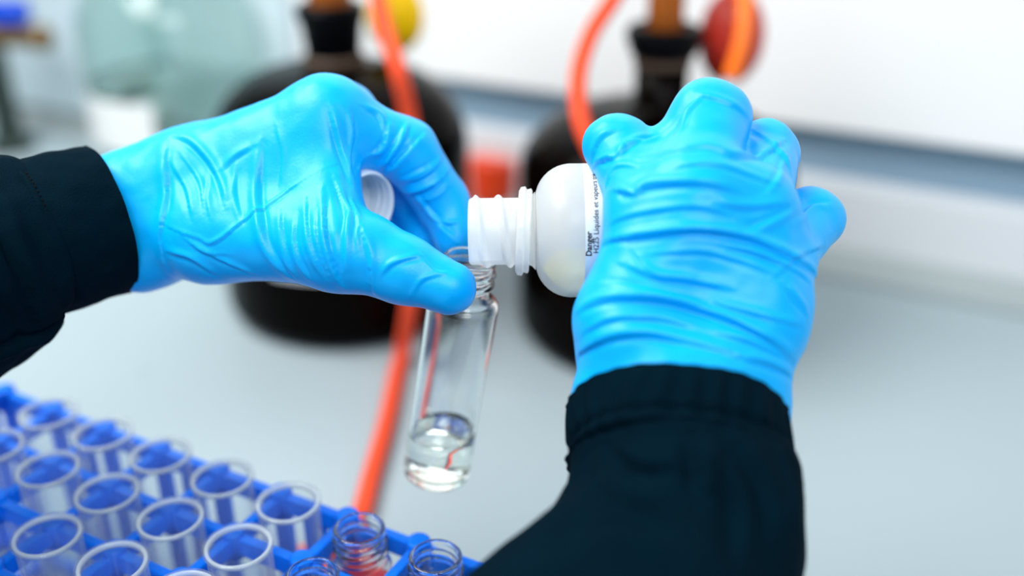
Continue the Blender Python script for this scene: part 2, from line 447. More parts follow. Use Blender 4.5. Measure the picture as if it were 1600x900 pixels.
left = [
    (chain([F0, W1]) + chain([F0, W2]) + [tri(W1, W2, W3), tri(W2, W3, T0), tri(W3, I0, T0, .92), tri(I0, T0, T1, .80), tri(W1, I0, M0), tri(W1, M0, K0, .9), tri(M0, R0, K0)] + chain([T0, T1]) + chain([I0, WEB, T1]), 0.010, 0.004),
    (chain([I0, I1, I2, I3]), 0.004, 0.006),
    (chain([T1, T1b, T2, T3]), 0.005, 0.006),
    (chain([M0, M1, M2, M3]), 0.004, 0.0025),
    (chain([R0, R1, R2, R3]), 0.004, 0.0025),
    (chain([K0, K1, K2, K3]), 0.004, 0.0025),
]
lf = [
    ([(272, 214), (297, 224), (325, 254), (344, 291), (350, 318)], 1.0, 2.6, 1),
    ([(256, 352), (307, 373), (335, 380), (400, 333), (447, 301), (525, 257)], 0.5, 1.3, 1),
    ([(409, 228), (404, 296), (409, 343), (421, 389), (450, 428)], 1.2, 3.0, -1),
    ([(461, 345), (465, 399), (482, 432)], 0.8, 2.0, -1),
    ([(479, 312), (488, 389), (510, 434)], 0.8, 2.0, -1),
    ([(440, 330), (444, 385), (462, 430)], 0.6, 2.0, -1),
    ([(507, 298), (512, 380), (535, 444)], 1.1, 2.2, -1),
    ([(521, 277), (540, 329), (536, 380), (540, 430)], 1.1, 2.4, 1),
    ([(514, 168), (526, 217), (540, 263), (547, 290)], 0.9, 2.2, 1),
    ([(549, 175), (552, 217), (546, 272)], 0.7, 1.8, -1),
    ([(607, 188), (594, 231), (556, 265)], 1.0, 2.2, 1),
    ([(630, 197), (604, 245), (570, 270)], 0.9, 2.0, 1),
    ([(661, 210), (615, 255), (588, 274)], 1.0, 2.2, 1),
    ([(628, 302), (666, 296), (703, 262)], 1.3, 2.4, 1),
    ([(640, 285), (672, 270), (690, 245)], 0.8, 1.8, 1),
    ([(650, 305), (682, 342), (712, 372)], 0.9, 2.0, -1),
    ([(570, 168), (590, 180), (600, 205)], 0.7, 2.2, 1),
    ([(598, 430), (615, 413), (655, 402)], 0.6, 1.6, 1),
    ([(655, 395), (680, 420), (700, 425)], 0.35, 1.5, -1),
    ([(262, 250), (290, 300), (300, 340)], 0.6, 2.2, 1),
    ([(265, 395), (300, 405), (335, 428)], 1.0, 2.0, 1),
    ([(300, 385), (350, 410), (395, 428)], 0.6, 1.6, 1),
    ([(350, 264), (368, 246), (394, 230)], 0.6, 2.2, 1),
    ([(560, 345), (575, 400), (585, 460)], 0.7, 2.4, 1),
    ([(262, 225), (258, 330), (266, 425)], 0.9, 3.0, -1),
    ([(430, 200), (440, 240), (436, 290)], 0.4, 1.8, 1),
    ([(370, 260), (368, 300), (378, 345)], 0.5, 1.8, -1),
    ([(325, 270), (322, 310), (330, 350)], 0.4, 1.6, 1),
    ([(640, 195), (628, 225), (600, 262)], 0.7, 1.5, -1),
    ([(680, 250), (650, 268), (625, 280)], 0.7, 1.6, 1),
    ([(700, 280), (685, 300), (655, 312)], 0.7, 1.6, 1),
    ([(660, 330), (690, 350), (715, 350)], 0.6, 1.6, 1),
    ([(545, 305), (556, 340), (556, 385)], 0.6, 1.6, 1),
    ([(495, 330), (498, 385), (520, 438)], 0.5, 1.5, -1),
    ([(280, 240), (310, 285), (318, 330)], 0.5, 1.6, 1),
    ([(285, 370), (320, 395), (360, 400)], 0.4, 1.4, 1),
    ([(640, 470), (660, 440), (690, 430)], 0.35, 1.4, 1),
]
gl = link('glove', glove_mesh('glove', left, lf, 1), M['glove'], person)
gl['label'] = 'blue glove pinching the glass vial and holding the cap'

# right hand ------------------------------------------------------
WL = jt(982, 640, .350, 74); WR = jt(1136, 640, .350, 78); WM = jt(1060, 635, .342, 84)
FL = jt(985, 720, .343, 74); FR = jt(1130, 720, .343, 74)
ML = jt(984, 500, .350, 64); MR = jt(1172, 495, .352, 64)
A0 = jt(1018, 332, .352, 60); B0 = jt(1090, 305, .347, 60); C0 = jt(1176, 326, .351, 58); D0 = jt(1218, 402, .358, 52)
A1 = jt(960, 228, .372, 45); A1r = jt(975, 232, .371, 46); A2 = jt(964, 244, .412, 42); A3 = jt(968, 320, .428, 38)
AB = jt(1048, 235, .368, 40)
B1 = jt(1104, 180, .368, 51); B1r = jt(1122, 182, .368, 50); B2 = jt(1108, 215, .415, 44); B3 = jt(1085, 310, .430, 38)
C1 = jt(1196, 234, .379, 44); C1r = jt(1206, 242, .380, 41); C2 = jt(1188, 258, .412, 42); C3 = jt(1165, 330, .428, 37)
D1 = jt(1264, 337, .376, 42); D1r = jt(1276, 345, .377, 40); D2 = jt(1250, 345, .408, 38); D3 = jt(1210, 390, .420, 34)
H0 = jt(966, 545, .358, 54); Hh1 = jt(966, 520, .392, 46); Hh2 = jt(985, 470, .416, 40); Hh3 = jt(1010, 420, .424, 36)
right = [
    (chain([FL, WL]) + chain([FR, WR]) + [tri(WL, WR, WM), tri(WL, ML, WM, .95), tri(WM, ML, MR), tri(WR, MR, WM), tri(ML, A0, B0), tri(ML, B0, MR), tri(MR, B0, C0), tri(MR, C0, D0), tri(A0, AB, B0, .95)], 0.012, 0.004),
    (chain([A0, A1, A2, A3]) + chain([A0, A1r]) + chain([A1, A1r]), 0.003, 0.005),
    (chain([B0, B1, B2, B3]) + chain([B0, B1r]) + chain([B1, B1r]) + chain([AB, B1]), 0.003, 0.004),
    (chain([C0, C1, C2, C3]) + chain([C0, C1r]) + chain([C1, C1r]), 0.003, 0.0025),
    (chain([D0, D1, D2, D3]) + chain([D0, D1r]) + chain([D1, D1r]), 0.003, 0.004),
    (chain([H0, Hh1, Hh2, Hh3]), 0.005, 0.008),
]
rf = [
    ([(932, 300), (946, 250), (985, 226), (1012, 214)], 1.0, 2.4, 1),
    ([(975, 226), (1010, 218), (1051, 195), (1082, 160)], 0.9, 2.2, -1),
    ([(1000, 250), (1060, 236), (1110, 232), (1150, 244), (1195, 242), (1225, 222)], 1.1, 2.4, 1),
    ([(941, 331), (976, 302), (1010, 292), (1091, 288), (1150, 300)], 1.1, 2.6, 1),
    ([(947, 380), (1010, 369), (1091, 361), (1160, 372), (1218, 394), (1274, 430)], 1.6, 2.6, 1),
    ([(1130, 385), (1190, 400), (1262, 440)], 1.0, 2.0, 1),
    ([(926, 410), (976, 415), (1022, 434), (1072, 440), (1137, 452)], 1.0, 2.4, 1),
    ([(905, 488), (945, 470), (1005, 468), (1060, 476), (1130, 498), (1205, 535), (1238, 562)], 1.4, 2.6, 1),
    ([(902, 558), (946, 532), (1005, 524), (1065, 534), (1150, 556)], 1.0, 2.6, 1),
    ([(1165, 360), (1200, 345), (1238, 325)], 0.9, 2.2, -1),
    ([(1120, 320), (1170, 326), (1225, 320)], 0.7, 2.2, 1),
    ([(1228, 445), (1245, 470), (1258, 490)], 0.9, 2.0, 1),
    ([(1240, 345), (1262, 325), (1292, 318)], 0.8, 2.0, -1),
    ([(1085, 150), (1130, 160), (1165, 180)], 0.5, 2.2, 1),
    ([(1178, 206), (1205, 225), (1236, 268)], 0.7, 2.2, 1),
    ([(1100, 470), (1170, 490), (1250, 510)], 0.7, 2.2, 1),
    ([(1160, 560), (1200, 570), (1236, 590)], 0.9, 2.4, 1),
    ([(990, 395), (1005, 415), (1025, 432)], 0.4, 1.5, 1),
    ([(925, 250), (940, 215), (965, 205)], 0.6, 2.0, 1),
    ([(955, 350), (1000, 335), (1080, 325), (1140, 335)], 0.5, 1.8, 1),
    ([(940, 440), (985, 445), (1040, 458), (1100, 470)], 0.5, 1.8, -1),
    ([(1010, 400), (1090, 395), (1150, 408), (1215, 432)], 0.5, 1.8, 1),
    ([(915, 520), (960, 500), (1030, 500), (1090, 515)], 0.6, 1.8, 1),
    ([(1050, 265), (1110, 258), (1165, 272), (1215, 290)], 0.6, 1.8, 1),
    ([(1062, 210), (1075, 180), (1095, 155)], 0.5, 1.6, 1),
    ([(1195, 300), (1215, 275), (1225, 245)], 0.5, 1.8, -1),
    ([(1110, 520), (1170, 535), (1225, 560)], 0.6, 1.8, 1),
    ([(950, 285), (965, 262), (1000, 262)], 0.7, 1.8, 1),
    ([(1215, 430), (1250, 400), (1290, 385)], 0.5, 1.8, 1),
]
gr = link('glove', glove_mesh('glove', right, rf, 2), M['glove'], person)
gr['label'] = 'blue glove gripping the white plastic bottle'

# sleeves ---------------------------------------------------------
def sleeve_rings(secs, n_span, seg, aim=None):
    """secs rows: px, py, depth, half-width px, half-depth m -> rings of world points"""
    rows = []
    for x, y, d, hw, hd in secs:
        p = P(x, y, d); rows.append([*p, hw * d / FPX, hd])
    rows = cat_rom(rows, n_span)
    ctr = rows[:, :3]; t = np.gradient(ctr, axis=0); t /= np.linalg.norm(t, axis=1)[:, None]
    rings = []
    for i in range(len(rows)):
        view = (ctr[i] - C); view = view / np.linalg.norm(view)
        if aim:                    # (tilt away from the viewer, heading) in degrees
            al, be = math.radians(aim[0]), math.radians(aim[1])
            ex = R - view * (R @ view); ex /= np.linalg.norm(ex); ey = np.cross(ex, view)
            t[i] = math.cos(al) * (math.cos(be) * ex + math.sin(be) * ey) + math.sin(al) * view
        e1 = np.cross(t[i], view); e1 /= np.linalg.norm(e1); e2 = np.cross(t[i], e1)
        rings.append((ctr[i], e1, e2, rows[i, 3], rows[i, 4]))
    return rings
def loft(name, rings, seg, dfun, close_start=False, rim=None):
    vs, fs = [], []
    for i, (c, e1, e2, a, b) in enumerate(rings):
        for k in range(seg):
            th = 2 * math.pi * k / seg
            q = c + a * math.cos(th) * e1 + b * math.sin(th) * e2
            nrm = math.cos(th) * e1 / max(a, 1e-6) + math.sin(th) * e2 / max(b, 1e-6); nrm /= np.linalg.norm(nrm)
            vs.append(q + nrm * dfun(i, th, q))
    nr = len(rings)
    if rim:       # rolled hem and an inner wall
        c, e1, e2, a, b = rings[-1]; cb, _, _, ab, bb = rings[-6]
        for sc_, mix in rim:
            for k in range(seg):
                o = np.array(vs[(nr - 1) * seg + k]); vs.append(c + (o - c) * sc_ + (c - cb) * mix)
        nr += len(rim)
    for i in range(nr - 1):
        for k in range(seg):
            k2 = (k + 1) % seg
            fs.append((i * seg + k, i * seg + k2, (i + 1) * seg + k2, (i + 1) * seg + k))
    if close_start: fs.append(tuple(range(seg))[::-1])
    return mesh(name, vs, fs), vs
def nz(q, s, o=0.0): return noise.noise(Vector(q) * s + Vector((o, o * 1.7, 0)))

def fold_fun(folds, base):
    def f(i, th, q):
        return base(i, th, q)
    return f
SEG = 160
def sleeve_folds(o, folds):
    me = o.data; n = len(me.vertices)
    vs = np.empty(n * 3); me.vertices.foreach_get('co', vs); vs = vs.reshape(-1, 3)
    vn = np.empty(n * 3); me.vertices.foreach_get('normal', vn); vn = vn.reshape(-1, 3)
    bvh = BVHTree.FromPolygons([Vector(v) for v in vs], [tuple(p.vertices) for p in me.polygons])
    disp = np.zeros(n)
    for line, amp, wid, side in folds:
        hit = [np.array(q[0]) for q in (bvh.ray_cast(Vector(C), Vector(ray(x, y)).normalized()) for x, y in line) if q[0] is not None]
        if len(hit) < 2: continue
        vv = vn if ((vn[0] @ (vs[0] - vs.mean(0))) > -1) else -vn
        r = crease(vs, vv, np.array(hit), amp * 1e-3, wid * 1e-3, side)
        if r is not None: disp[r[0]] += r[1]
    vs = vs + vn * disp[:, None]
    me.vertices.foreach_set('co', vs.ravel()); me.update()
# left sleeve: arm part, seam, cuff
secL = [(-700, 640, .33, 215, .058), (-420, 540, .36, 205, .056), (-200, 462, .39, 190, .052), (-70, 418, .395, 172, .048), (10, 392, .400, 145, .042), (46, 378, .403, 118, .0350), (72, 371, .4065, 112, .0335)]
rL = sleeve_rings(secL, 14, SEG)
def dL(i, th, q):
    t = i / len(rL); g = nz(q, 22, 3) * 0.006 + nz(q, 60, 5) * 0.0022 + nz(q, 160, 1) * 0.0006
    s = math.exp(-((len(rL) - 1 - i) / 7.0) ** 2)
    return g * (1 - 0.85 * s) + 0.002 * (1 - s)
me, _ = loft('sleeve', rL, SEG, dL, True)
slL = link('sleeve', me, M['navy'], person); sleeve_folds(slL, [([(-10, 300), (25, 400), (60, 520)], 2.0, 5, 1), ([(-20, 555), (40, 530), (95, 500)], 2.5, 4, -1), ([(-60, 420), (0, 470), (50, 540)], 2.0, 5, 1), ([(-80, 280), (-20, 350), (20, 440)], 2.0, 6, -1)]); slL['label'] = 'dark navy sleeve coming in from the left'
secLc = [(38, 379, .402, 121, .0350), (74, 369, .4065, 124, .0360), (110, 359, .411, 124, .0362), (140, 352, .4145, 121, .0356), (166, 346, .4175, 117, .0348)]
rLc = sleeve_rings(secLc, 12, SEG, (13, 15))
def dLc(i, th, q): return nz(q, 40, 9) * 0.0012 + nz(q, 130, 2) * 0.0006 + 0.0012 * math.exp(-((i - 1.5) / 1.5) ** 2)
RIM = [(1.008, .10), (1.0, .22), (0.985, .30), (0.965, .30), (0.945, .20), (0.93, .0), (0.92, -.6), (0.91, -2.5), (0.9, -5.0)]
me, _ = loft('cuff', rLc, SEG, dLc, False, RIM)
cuL = link('cuff', me, M['navy'], slL)
def stitches(name, rings, idx, dfun, extra, parent, n=96):
    c, e1, e2, a, b = rings[idx]; cn = rings[idx + 1][0]; ax = (cn - c) / np.linalg.norm(cn - c)
    vs, fs = [], []
    for s in range(n):
        th0 = 2 * math.pi * s / n; th1 = th0 + 2 * math.pi / n * 0.62; ring = []
        for th in (th0, (th0 + th1) / 2, th1):
            q = c + a * math.cos(th) * e1 + b * math.sin(th) * e2
            nr_ = math.cos(th) * e1 / a + math.sin(th) * e2 / b; nr_ /= np.linalg.norm(nr_)
            q = q + nr_ * (dfun(idx, th, q) + extra)
            for k in range(5):
                al = 2 * math.pi * k / 5; rr = 0.00042 if th == (th0 + th1) / 2 else 0.0002
                ring.append(q + rr * (math.cos(al) * nr_ + math.sin(al) * ax))
        b0 = len(vs); vs += ring
        for j in range(2):
            for k in range(5): fs.append((b0 + j * 5 + k, b0 + j * 5 + (k + 1) % 5, b0 + (j + 1) * 5 + (k + 1) % 5, b0 + (j + 1) * 5 + k))
    o = link(name, mesh(name, vs, fs), M['stitch'], parent)
    tag(o, kind='stuff'); return o
stitches('stitching', rLc, 4, dLc, 0.0001, cuL)

# right sleeve
secR = [(700, 1750, .26, 420, .062), (820, 1420, .275, 370, .060), (905, 1180, .295, 330, .057), (978, 1020, .310, 260, .054), (1032, 900, .324, 212, .050), (1060, 815, .3325, 192, .046), (1063, 770, .3365, 187, .0440), (1062, 740, .3395, 183, .0420), (1060, 708, .3425, 170, .0395)]
rR = sleeve_rings(secR, 12, SEG)
def dR(i, th, q):
    s = math.exp(-((len(rR) - 1 - i) / 8.0) ** 2)
    g = nz(q, 20, 13) * 0.006 + nz(q, 55, 15) * 0.002
    return g * (1 - 0.8 * s)
me, _ = loft('sleeve', rR, SEG, dR, True)
slR = link('sleeve', me, M['navy'], person); sleeve_folds(slR, [([(1084, 690), (1090, 730), (1096, 775)], 3.2, 5, 1), ([(935, 745), (970, 780), (1040, 800)], 2.0, 6, 1), ([(860, 790), (930, 830), (1060, 850)], 2.5, 7, -1), ([(1150, 700), (1190, 760), (1200, 860)], 2.2, 6, 1), ([(1225, 700), (1240, 770), (1238, 850)], 2.5, 5, -1), ([(1120, 720), (1150, 790), (1155, 880)], 1.8, 6, 1), ([(960, 700), (1000, 730), (1060, 735)], 1.6, 4, 1)]); slR['label'] = 'dark navy sleeve rising from the bottom of the photo'
secRc = [(1060, 738, .3400, 171, .0400), (1059, 707, .343, 175, .0404), (1057, 675, .3462, 171, .0398), (1056, 645, .3492, 166, .0388)]
rRc = sleeve_rings(secRc, 12, SEG, (22, 87))
def dRc(i, th, q):
    t = i / (len(rRc) - 1.0)
    g = 0.0008 * math.sin(27 * th + 5.0 * nz(q, 30, 4)) * (0.35 + 0.65 * math.sin(math.pi * min(1, t * 1.0))) + nz(q, 45, 7) * 0.0022
    return g + 0.0016 * math.exp(-((i - 3) / 2.0) ** 2) - 0.0012 * math.exp(-((i - 9) / 3.0) ** 2)
me, _ = loft('cuff', rRc, SEG, dRc, False, RIM)
cuR = link('cuff', me, M['navy'], slR); cuR['label'] = 'gathered elastic cuff'

# ------------------------------------------------------------------ held glass vial
mouth = P(735, 402, .400); Y0 = mouth[1]
def Py(x, y, Y):
    r = ray(x, y); return C + r * (Y - C[1]) / r[1]
base = Py(680, 742, Y0 - 0.002)
ax = mouth - base; VL = float(np.linalg.norm(ax)); ax = ax / VL
RV = 57.5 * depth(P(700, 600, .40)) / FPX; RN = 0.0101
def vial_prof(L, Rv, Rn, wl=0.0014):
    sh = L - 0.0195; th0 = L - 0.0135
    out = [(0.0, 0.0012), (Rv * 0.55, 0.0004)] + arcpts(Rv - 0.0035, 0.0035, 0.0035, -90, 0, 7)
    out += [(Rv, z) for z in np.linspace(0.008, sh - 0.002, 10)]
    out += arcpts(Rv - 0.004, sh - 0.001, 0.004, 0, 70, 6)
    out += [(Rn + 0.0006, sh + 0.0037), (Rn, sh + 0.005)]
    nO0 = len(out)
    out += [(Rn, z) for z in np.linspace(th0, L - 0.0022, 26)]
    nO1 = len(out)
    out += [(Rn + 0.0004, L - 0.0018), (Rn + 0.0005, L - 0.0008), (Rn - 0.0002, L), (Rn - wl * 0.7, L), (Rn - wl, L - 0.001)]
    ri = Rv - wl
    out += [(Rn - wl, z) for z in np.linspace(L - 0.003, sh + 0.005, 6)]
    out += [(Rn - wl + 0.0008, sh + 0.003)] + arcpts(ri - 0.003, sh - 0.002, 0.003, 60, 0, 5)
    out += [(ri, z) for z in np.linspace(sh - 0.006, 0.012, 10)]
    out += arcpts(ri - 0.005, 0.0078, 0.005, 0, -90, 7) + [(ri * 0.4, 0.0034), (0.0, 0.0036)]
    return out, nO0, nO1
def thread(n0, n1, pitch, hgt, z0):
    def f(i, r, z, a):
        if n0 <= i < n1:
            u = ((z - z0) / pitch - a / (2 * math.pi)) % 1.0
            e = min(1, (i - n0) / 4.0, (n1 - 1 - i) / 4.0)
            return r + e * hgt * max(0, math.cos((u - 0.5) * 2 * math.pi)) ** 0.8, z
        return r, z
    return f
vp, n0, n1 = vial_prof(VL, RV, RN)
vial = empty('glass_vial', V(base)); tag(vial, 'tilted clear glass vial held between gloved thumb and finger, liquid in its bottom', 'vial')
MV = Matrix.Translation(V(base)) @ frame(ax, -F)
link('vial_body', lathe('vial_body', vp, 96, thread(n0, n1, 0.0042, 0.0011, VL - 0.0135)), M['glass'], vial, mw=MV)
# liquid: fills the bottom up to a level surface (tilted in the vial's own frame)
LQ = 0.0235
axl = MV.to_3x3().inverted() @ Vector((0, 0, 1))           # world up in vial frame
sx_, sy_ = -axl.x / axl.z, -axl.y / axl.z
ri = RV - 0.0014 + 0.00006
lp = [(0.0, 0.00355), (ri * 0.4, 0.00335)] + arcpts(ri - 0.005, 0.0078, 0.0051, -90, 0, 7) + [(ri, z) for z in np.linspace(0.0105, 0.0205, 4)]
nl = len(lp); lp += [(ri, LQ + 0.0007), (ri - 0.0007, LQ + 0.0002), (ri - 0.0018, LQ), (ri * 0.5, LQ), (0.0, LQ)]
def level(i, r, z, a):
    if i >= nl: return r, z + r * (math.cos(a) * sx_ + math.sin(a) * sy_)
    return r, z
link('liquid', lathe('liquid', lp, 64, level), M['liquid'], vial, mw=MV)

# ------------------------------------------------------------------ held plastic bottle
BD = .388; k_ = BD / FPX
bm_ = P(733, 362, BD); BL = 0.102
bax = np.array([-1.0, 0.0, -0.012]); bax /= np.linalg.norm(bax)
bbase = bm_ - bax * BL
MB = Matrix.Translation(V(bbase)) @ frame(bax, -F)
def bz(px): return BL - (px - 733) * k_
RB = 104 * k_; RNk = 52 * k_
bottle = empty('plastic_bottle', V(bbase)); tag(bottle, 'small translucent white plastic bottle tipped sideways in the right glove', 'bottle')
zs = bz(840); zn = bz(836)
bp_ = [(0, 0.001), (RB - 0.006, 0.0)] + arcpts(RB - 0.004, 0.004, 0.004, -90, 0, 5) + [(RB, z) for z in np.linspace(0.01, bz(892), 6)]
bp_ += arcpts(RB - 0.0135, bz(892), 0.0135, 4, 84, 9)
bp_ += [(RNk + 0.0022, zs + 0.0009), (RNk + 0.0007, zs + 0.0022), (RNk, zs + 0.004)]
b0 = len(bp_)
bp_ += [(RNk, z) for z in np.linspace(bz(806), bz(737), 36)]
b1 = len(bp_)
bp_ += [(RNk - 0.0003, BL - 0.0003), (RNk - 0.0008, BL), (RNk - 0.0014, BL - 0.0006)]
bp_ += [(RNk - 0.0015, BL - 0.012)]
def bthread(i, r, z, a):
    if b0 <= i < b1:
        u = ((z - bz(806)) / 0.0088 - a / (2 * math.pi)) % 1.0
        e = min(1, (i - b0) / 3.0, (b1 - 1 - i) / 3.0)
        return r + e * 0.0013 * max(0.0, math.cos((u - 0.5) * 2 * math.pi) * 1.7 - 0.7), z
    return r, z
link('bottle_body', lathe('bottle_body', bp_, 96, bthread), M['hdpe'], bottle, mw=MB)
# tamper ring with little ratchet bumps
rr = 67 * k_
cp_ = [(RNk + 0.0002, bz(829)), (rr - 0.001, bz(829)), (rr - 0.0002, bz(827)), (rr - 0.0006, bz(821)), (rr + 0.0003, bz(818)), (rr, bz(811)), (rr - 0.001, bz(808)), (RNk + 0.0002, bz(808))]
def rat(i, r, z, a): return (r + (0.00035 if (i in (4, 5) and int(a * 24 / math.pi) % 4 == 0) else 0), z + 0.0009 * math.cos(a + 1.4) * 1.0)
ring = link('collar_ring', lathe('collar_ring', cp_, 96, rat), M['hdpe'], bottle, mw=MB); smooth_angle(ring)
# label: paper patch on the body, facing the camera
lab = link('paper_label', lathe('paper_label', [(RB + 0.00012, z) for z in np.linspace(bz(1110), bz(908), 5)], 40, None, (-1.15, 1.3)), M['paper'], bottle, mw=MB)
def wrap_text(txt, size, zc, s0, bold=0.0):
    cu = bpy.data.curves.new('t', 'FONT'); cu.body = txt; cu.size = size; cu.offset = bold; cu.resolution_u = 3
    to = bpy.data.objects.new('t', cu); COL.objects.link(to)
    bpy.context.view_layer.update()
    me = bpy.data.meshes.new_from_object(to.evaluated_get(bpy.context.evaluated_depsgraph_get()))
    bpy.data.objects.remove(to); bpy.data.curves.remove(cu)
    for v in me.vertices:
        s = s0 + v.co.x; z = zc - v.co.y * -1.0
        a = s / RB
        v.co = ((RB + 0.00022) * math.cos(a), (RB + 0.00022) * math.sin(a), z)
    return me
YSGN = 1.0
ytest = (MB.to_3x3() @ Vector((0, 1, 0))).z                # does +angle go up in the world?
def lettering(txt, size, px, py0, bold):
    a0 = math.asin(max(-1, min(1, (361 - py0) / 104.0)))
    me = wrap_text(txt, size, bz(px), a0 * RB, bold)
    if ytest < 0:
        for v in me.vertices: v.co.y = -v.co.y
    o = link('lettering', me, M['ink'], lab, smooth=False, mw=MB)
    return o
lettering('Danger', 0.0030, 917, 404, 0.00008)
lettering('H225 Liquides et vapeurs très inflammables', 0.0027, 927, 400, 0.00002)
# reagent lying along the lower side of the bottle
def slug():
    vs, fs = [], []
    lv = -0.62 * RB
    zz = list(np.linspace(0.004, bz(886), 5)) + [bz(872), bz(858), bz(850)]
    rad = [RB - 0.0016] * 5 + [RB - 0.0035, RB - 0.007, RB - 0.0095]
    up = (MB.to_3x3().inverted() @ Vector((0, 0, 1))); upa = math.atan2(up.y, up.x)
    n = 14
    for z, r in zip(zz, rad):
        half = math.acos(min(0.999, max(-1, -lv / r))) if r > -lv else 0.02
        for k in range(n):
            a = upa + math.pi + half * (2 * k / (n - 1) - 1)
            vs.append((r * math.cos(a), r * math.sin(a), z))
    for i in range(len(zz) - 1):
        for k in range(n):
            k2 = (k + 1) % n; fs.append((i * n + k, i * n + k2, (i + 1) * n + k2, (i + 1) * n + k))
    fs.append(tuple(range(n))[::-1]); fs.append(tuple((len(zz) - 1) * n + k for k in range(n)))
    return mesh('reagent', vs, fs)
link('reagent', slug(), M['yelliq'], bottle, mw=MB)

# ------------------------------------------------------------------ bottle cap in the left hand
capc = P(574, 326, .408)
cdir = 0.74 * R - 0.56 * F - 0.30 * U
RC = 0.0152
cap = empty('screw_cap', V(capc)); tag(cap, 'white plastic screw cap held in the palm of the left glove', 'cap')
MC = Matrix.Translation(V(capc)) @ frame(cdir, U)
cpf = [(0, -0.016), (RC - 0.002, -0.016)] + arcpts(RC - 0.0015, -0.0145, 0.0015, -90, 0, 4) + [(RC, z) for z in np.linspace(-0.012, -0.0015, 5)] + [(RC - 0.0003, -0.0004), (RC - 0.0008, 0), (RC - 0.0016, -0.0004), (RC - 0.0018, -0.002)] + [(RC - 0.0018, z) for z in np.linspace(-0.003, -0.013, 14)] + [(RC - 0.0024, -0.0140), (0, -0.0142)]
def capf(i, r, z, a):
    if 5 <= i <= 10: return r + 0.00025 * math.cos(a * 48), z
    if 16 <= i <= 27:
        u = ((z + 0.013) / 0.0036 - a / 6.2832) % 1
        return r - 0.0006 * max(0, math.cos((u - .5) * 6.2832)), z
    return r, z
link('cap_shell', lathe('cap_shell', cpf, 144, capf), M['cap'], cap, mw=MC)

# ------------------------------------------------------------------ blue rack with tubes
ZR = 0.13
obs = {(i, 0): q for i, q in enumerate([(162, 666), (253, 707), (348, 745), (447, 785), (560, 830), (681, 868)])}
obs.update({(i, 1): q for i, q in enumerate([(69, 738), (165, 778), (268, 810), (375, 848), (490, 892)])})
obs.update({(1, 2): (83, 834), (2, 2): (172, 876)})
A_ = np.array([[1, i, j] for i, j in obs]); Yv = np.array([Pz(*q, ZR)[:2] for q in obs.values()])
sol = np.linalg.lstsq(A_, Yv, rcond=None)[0]
ru = sol[1] / np.linalg.norm(sol[1]); rv = np.array([ru[1], -ru[0]])
PU = float(np.linalg.norm(sol[1])); PV = float(sol[2] @ rv)
RO = sol[0]; RANG = math.atan2(ru[1], ru[0])
NI0, NI1, NJ = -3, 6, 5                    # cells i in [NI0, NI1), rows j in [0, NJ)
rack = empty('test_tube_rack', (float(RO[0]), float(RO[1]), 0)); rack.rotation_euler.z = RANG
tag(rack, 'blue plastic lattice rack full of open tubes at the lower left', 'rack')
MR_ = Matrix.Translation((float(RO[0]), float(RO[1]), 0)) @ Matrix.Rotation(RANG, 4, 'Z')
# local x along u, local y = -v
x0, x1 = (NI0 - .5) * PU, (NI1 - .5) * PU; y1, y0 = .5 * PV, -(NJ - .5) * PV
ZT = ZR - 0.017; ZM = 0.055; ZB = 0.006
TB = 0.0046
def bar(name, me, loc): return link(name, me, None, rack, smooth=False, mw=MR_ @ Matrix.Translation(loc))
me_u = box('long_bar', x0 - TB / 2, x1 + TB / 2, -TB / 2, TB / 2, -0.0045, 0.0045, 0.001); me_u.materials.append(M['rack'])
me_v = box('cross_bar', -TB / 2, TB / 2, y0 - TB / 2, y1 + TB / 2, -0.004, 0.004, 0.001); me_v.materials.append(M['rack'])
for z in (ZT, ZB):
    for j in range(NJ + 1): bar('long_bar', me_u, (0, y1 - j * PV, z))
    for i in range(NI1 - NI0 + 1): bar('cross_bar', me_v, (x0 + i * PU, 0, z))
me_n = lathe('knob', [(0, -0.006), (0.0052, -0.006), (0.0052, 0.0052)] + arcpts(0.0038, 0.0052, 0.0014, 0, 90, 3) + [(0, 0.0068)], 14); me_n.materials.append(M['rack'])
for i in range(NI1 - NI0 + 1):
    for j in range(NJ + 1):
        o = link('corner_knob', me_n, None, rack, mw=MR_ @ Matrix.Translation((x0 + i * PU, y1 - j * PV, ZT)))
me_p = box('post', -0.0045, 0.0045, -0.0016, 0.0016, ZB, ZT, 0.0006); me_p.materials.append(M['rack'])
me_p2 = box('post', -0.0016, 0.0016, -0.0045, 0.0045, ZB, ZT, 0.0006); me_p2.materials.append(M['rack'])
for i in range(NI1 - NI0 + 1):
    for j in range(NJ + 1):
        if i in (0, NI1 - NI0) or j in (0, NJ): bar('post', me_p2 if i in (0, NI1 - NI0) else me_p, (x0 + i * PU, y1 - j * PV, 0))
me_w = box('side_slat', -0.006, 0.006, -0.0012, 0.0012, ZB, ZT, 0.0005); me_w.materials.append(M['rack'])
for i in range(NI0, NI1):
    if i % 2 == 1 or i % 2 == -1: bar('side_slat', me_w, (i * PU, y1, 0)); bar('side_slat', me_w, (i * PU, y0, 0))

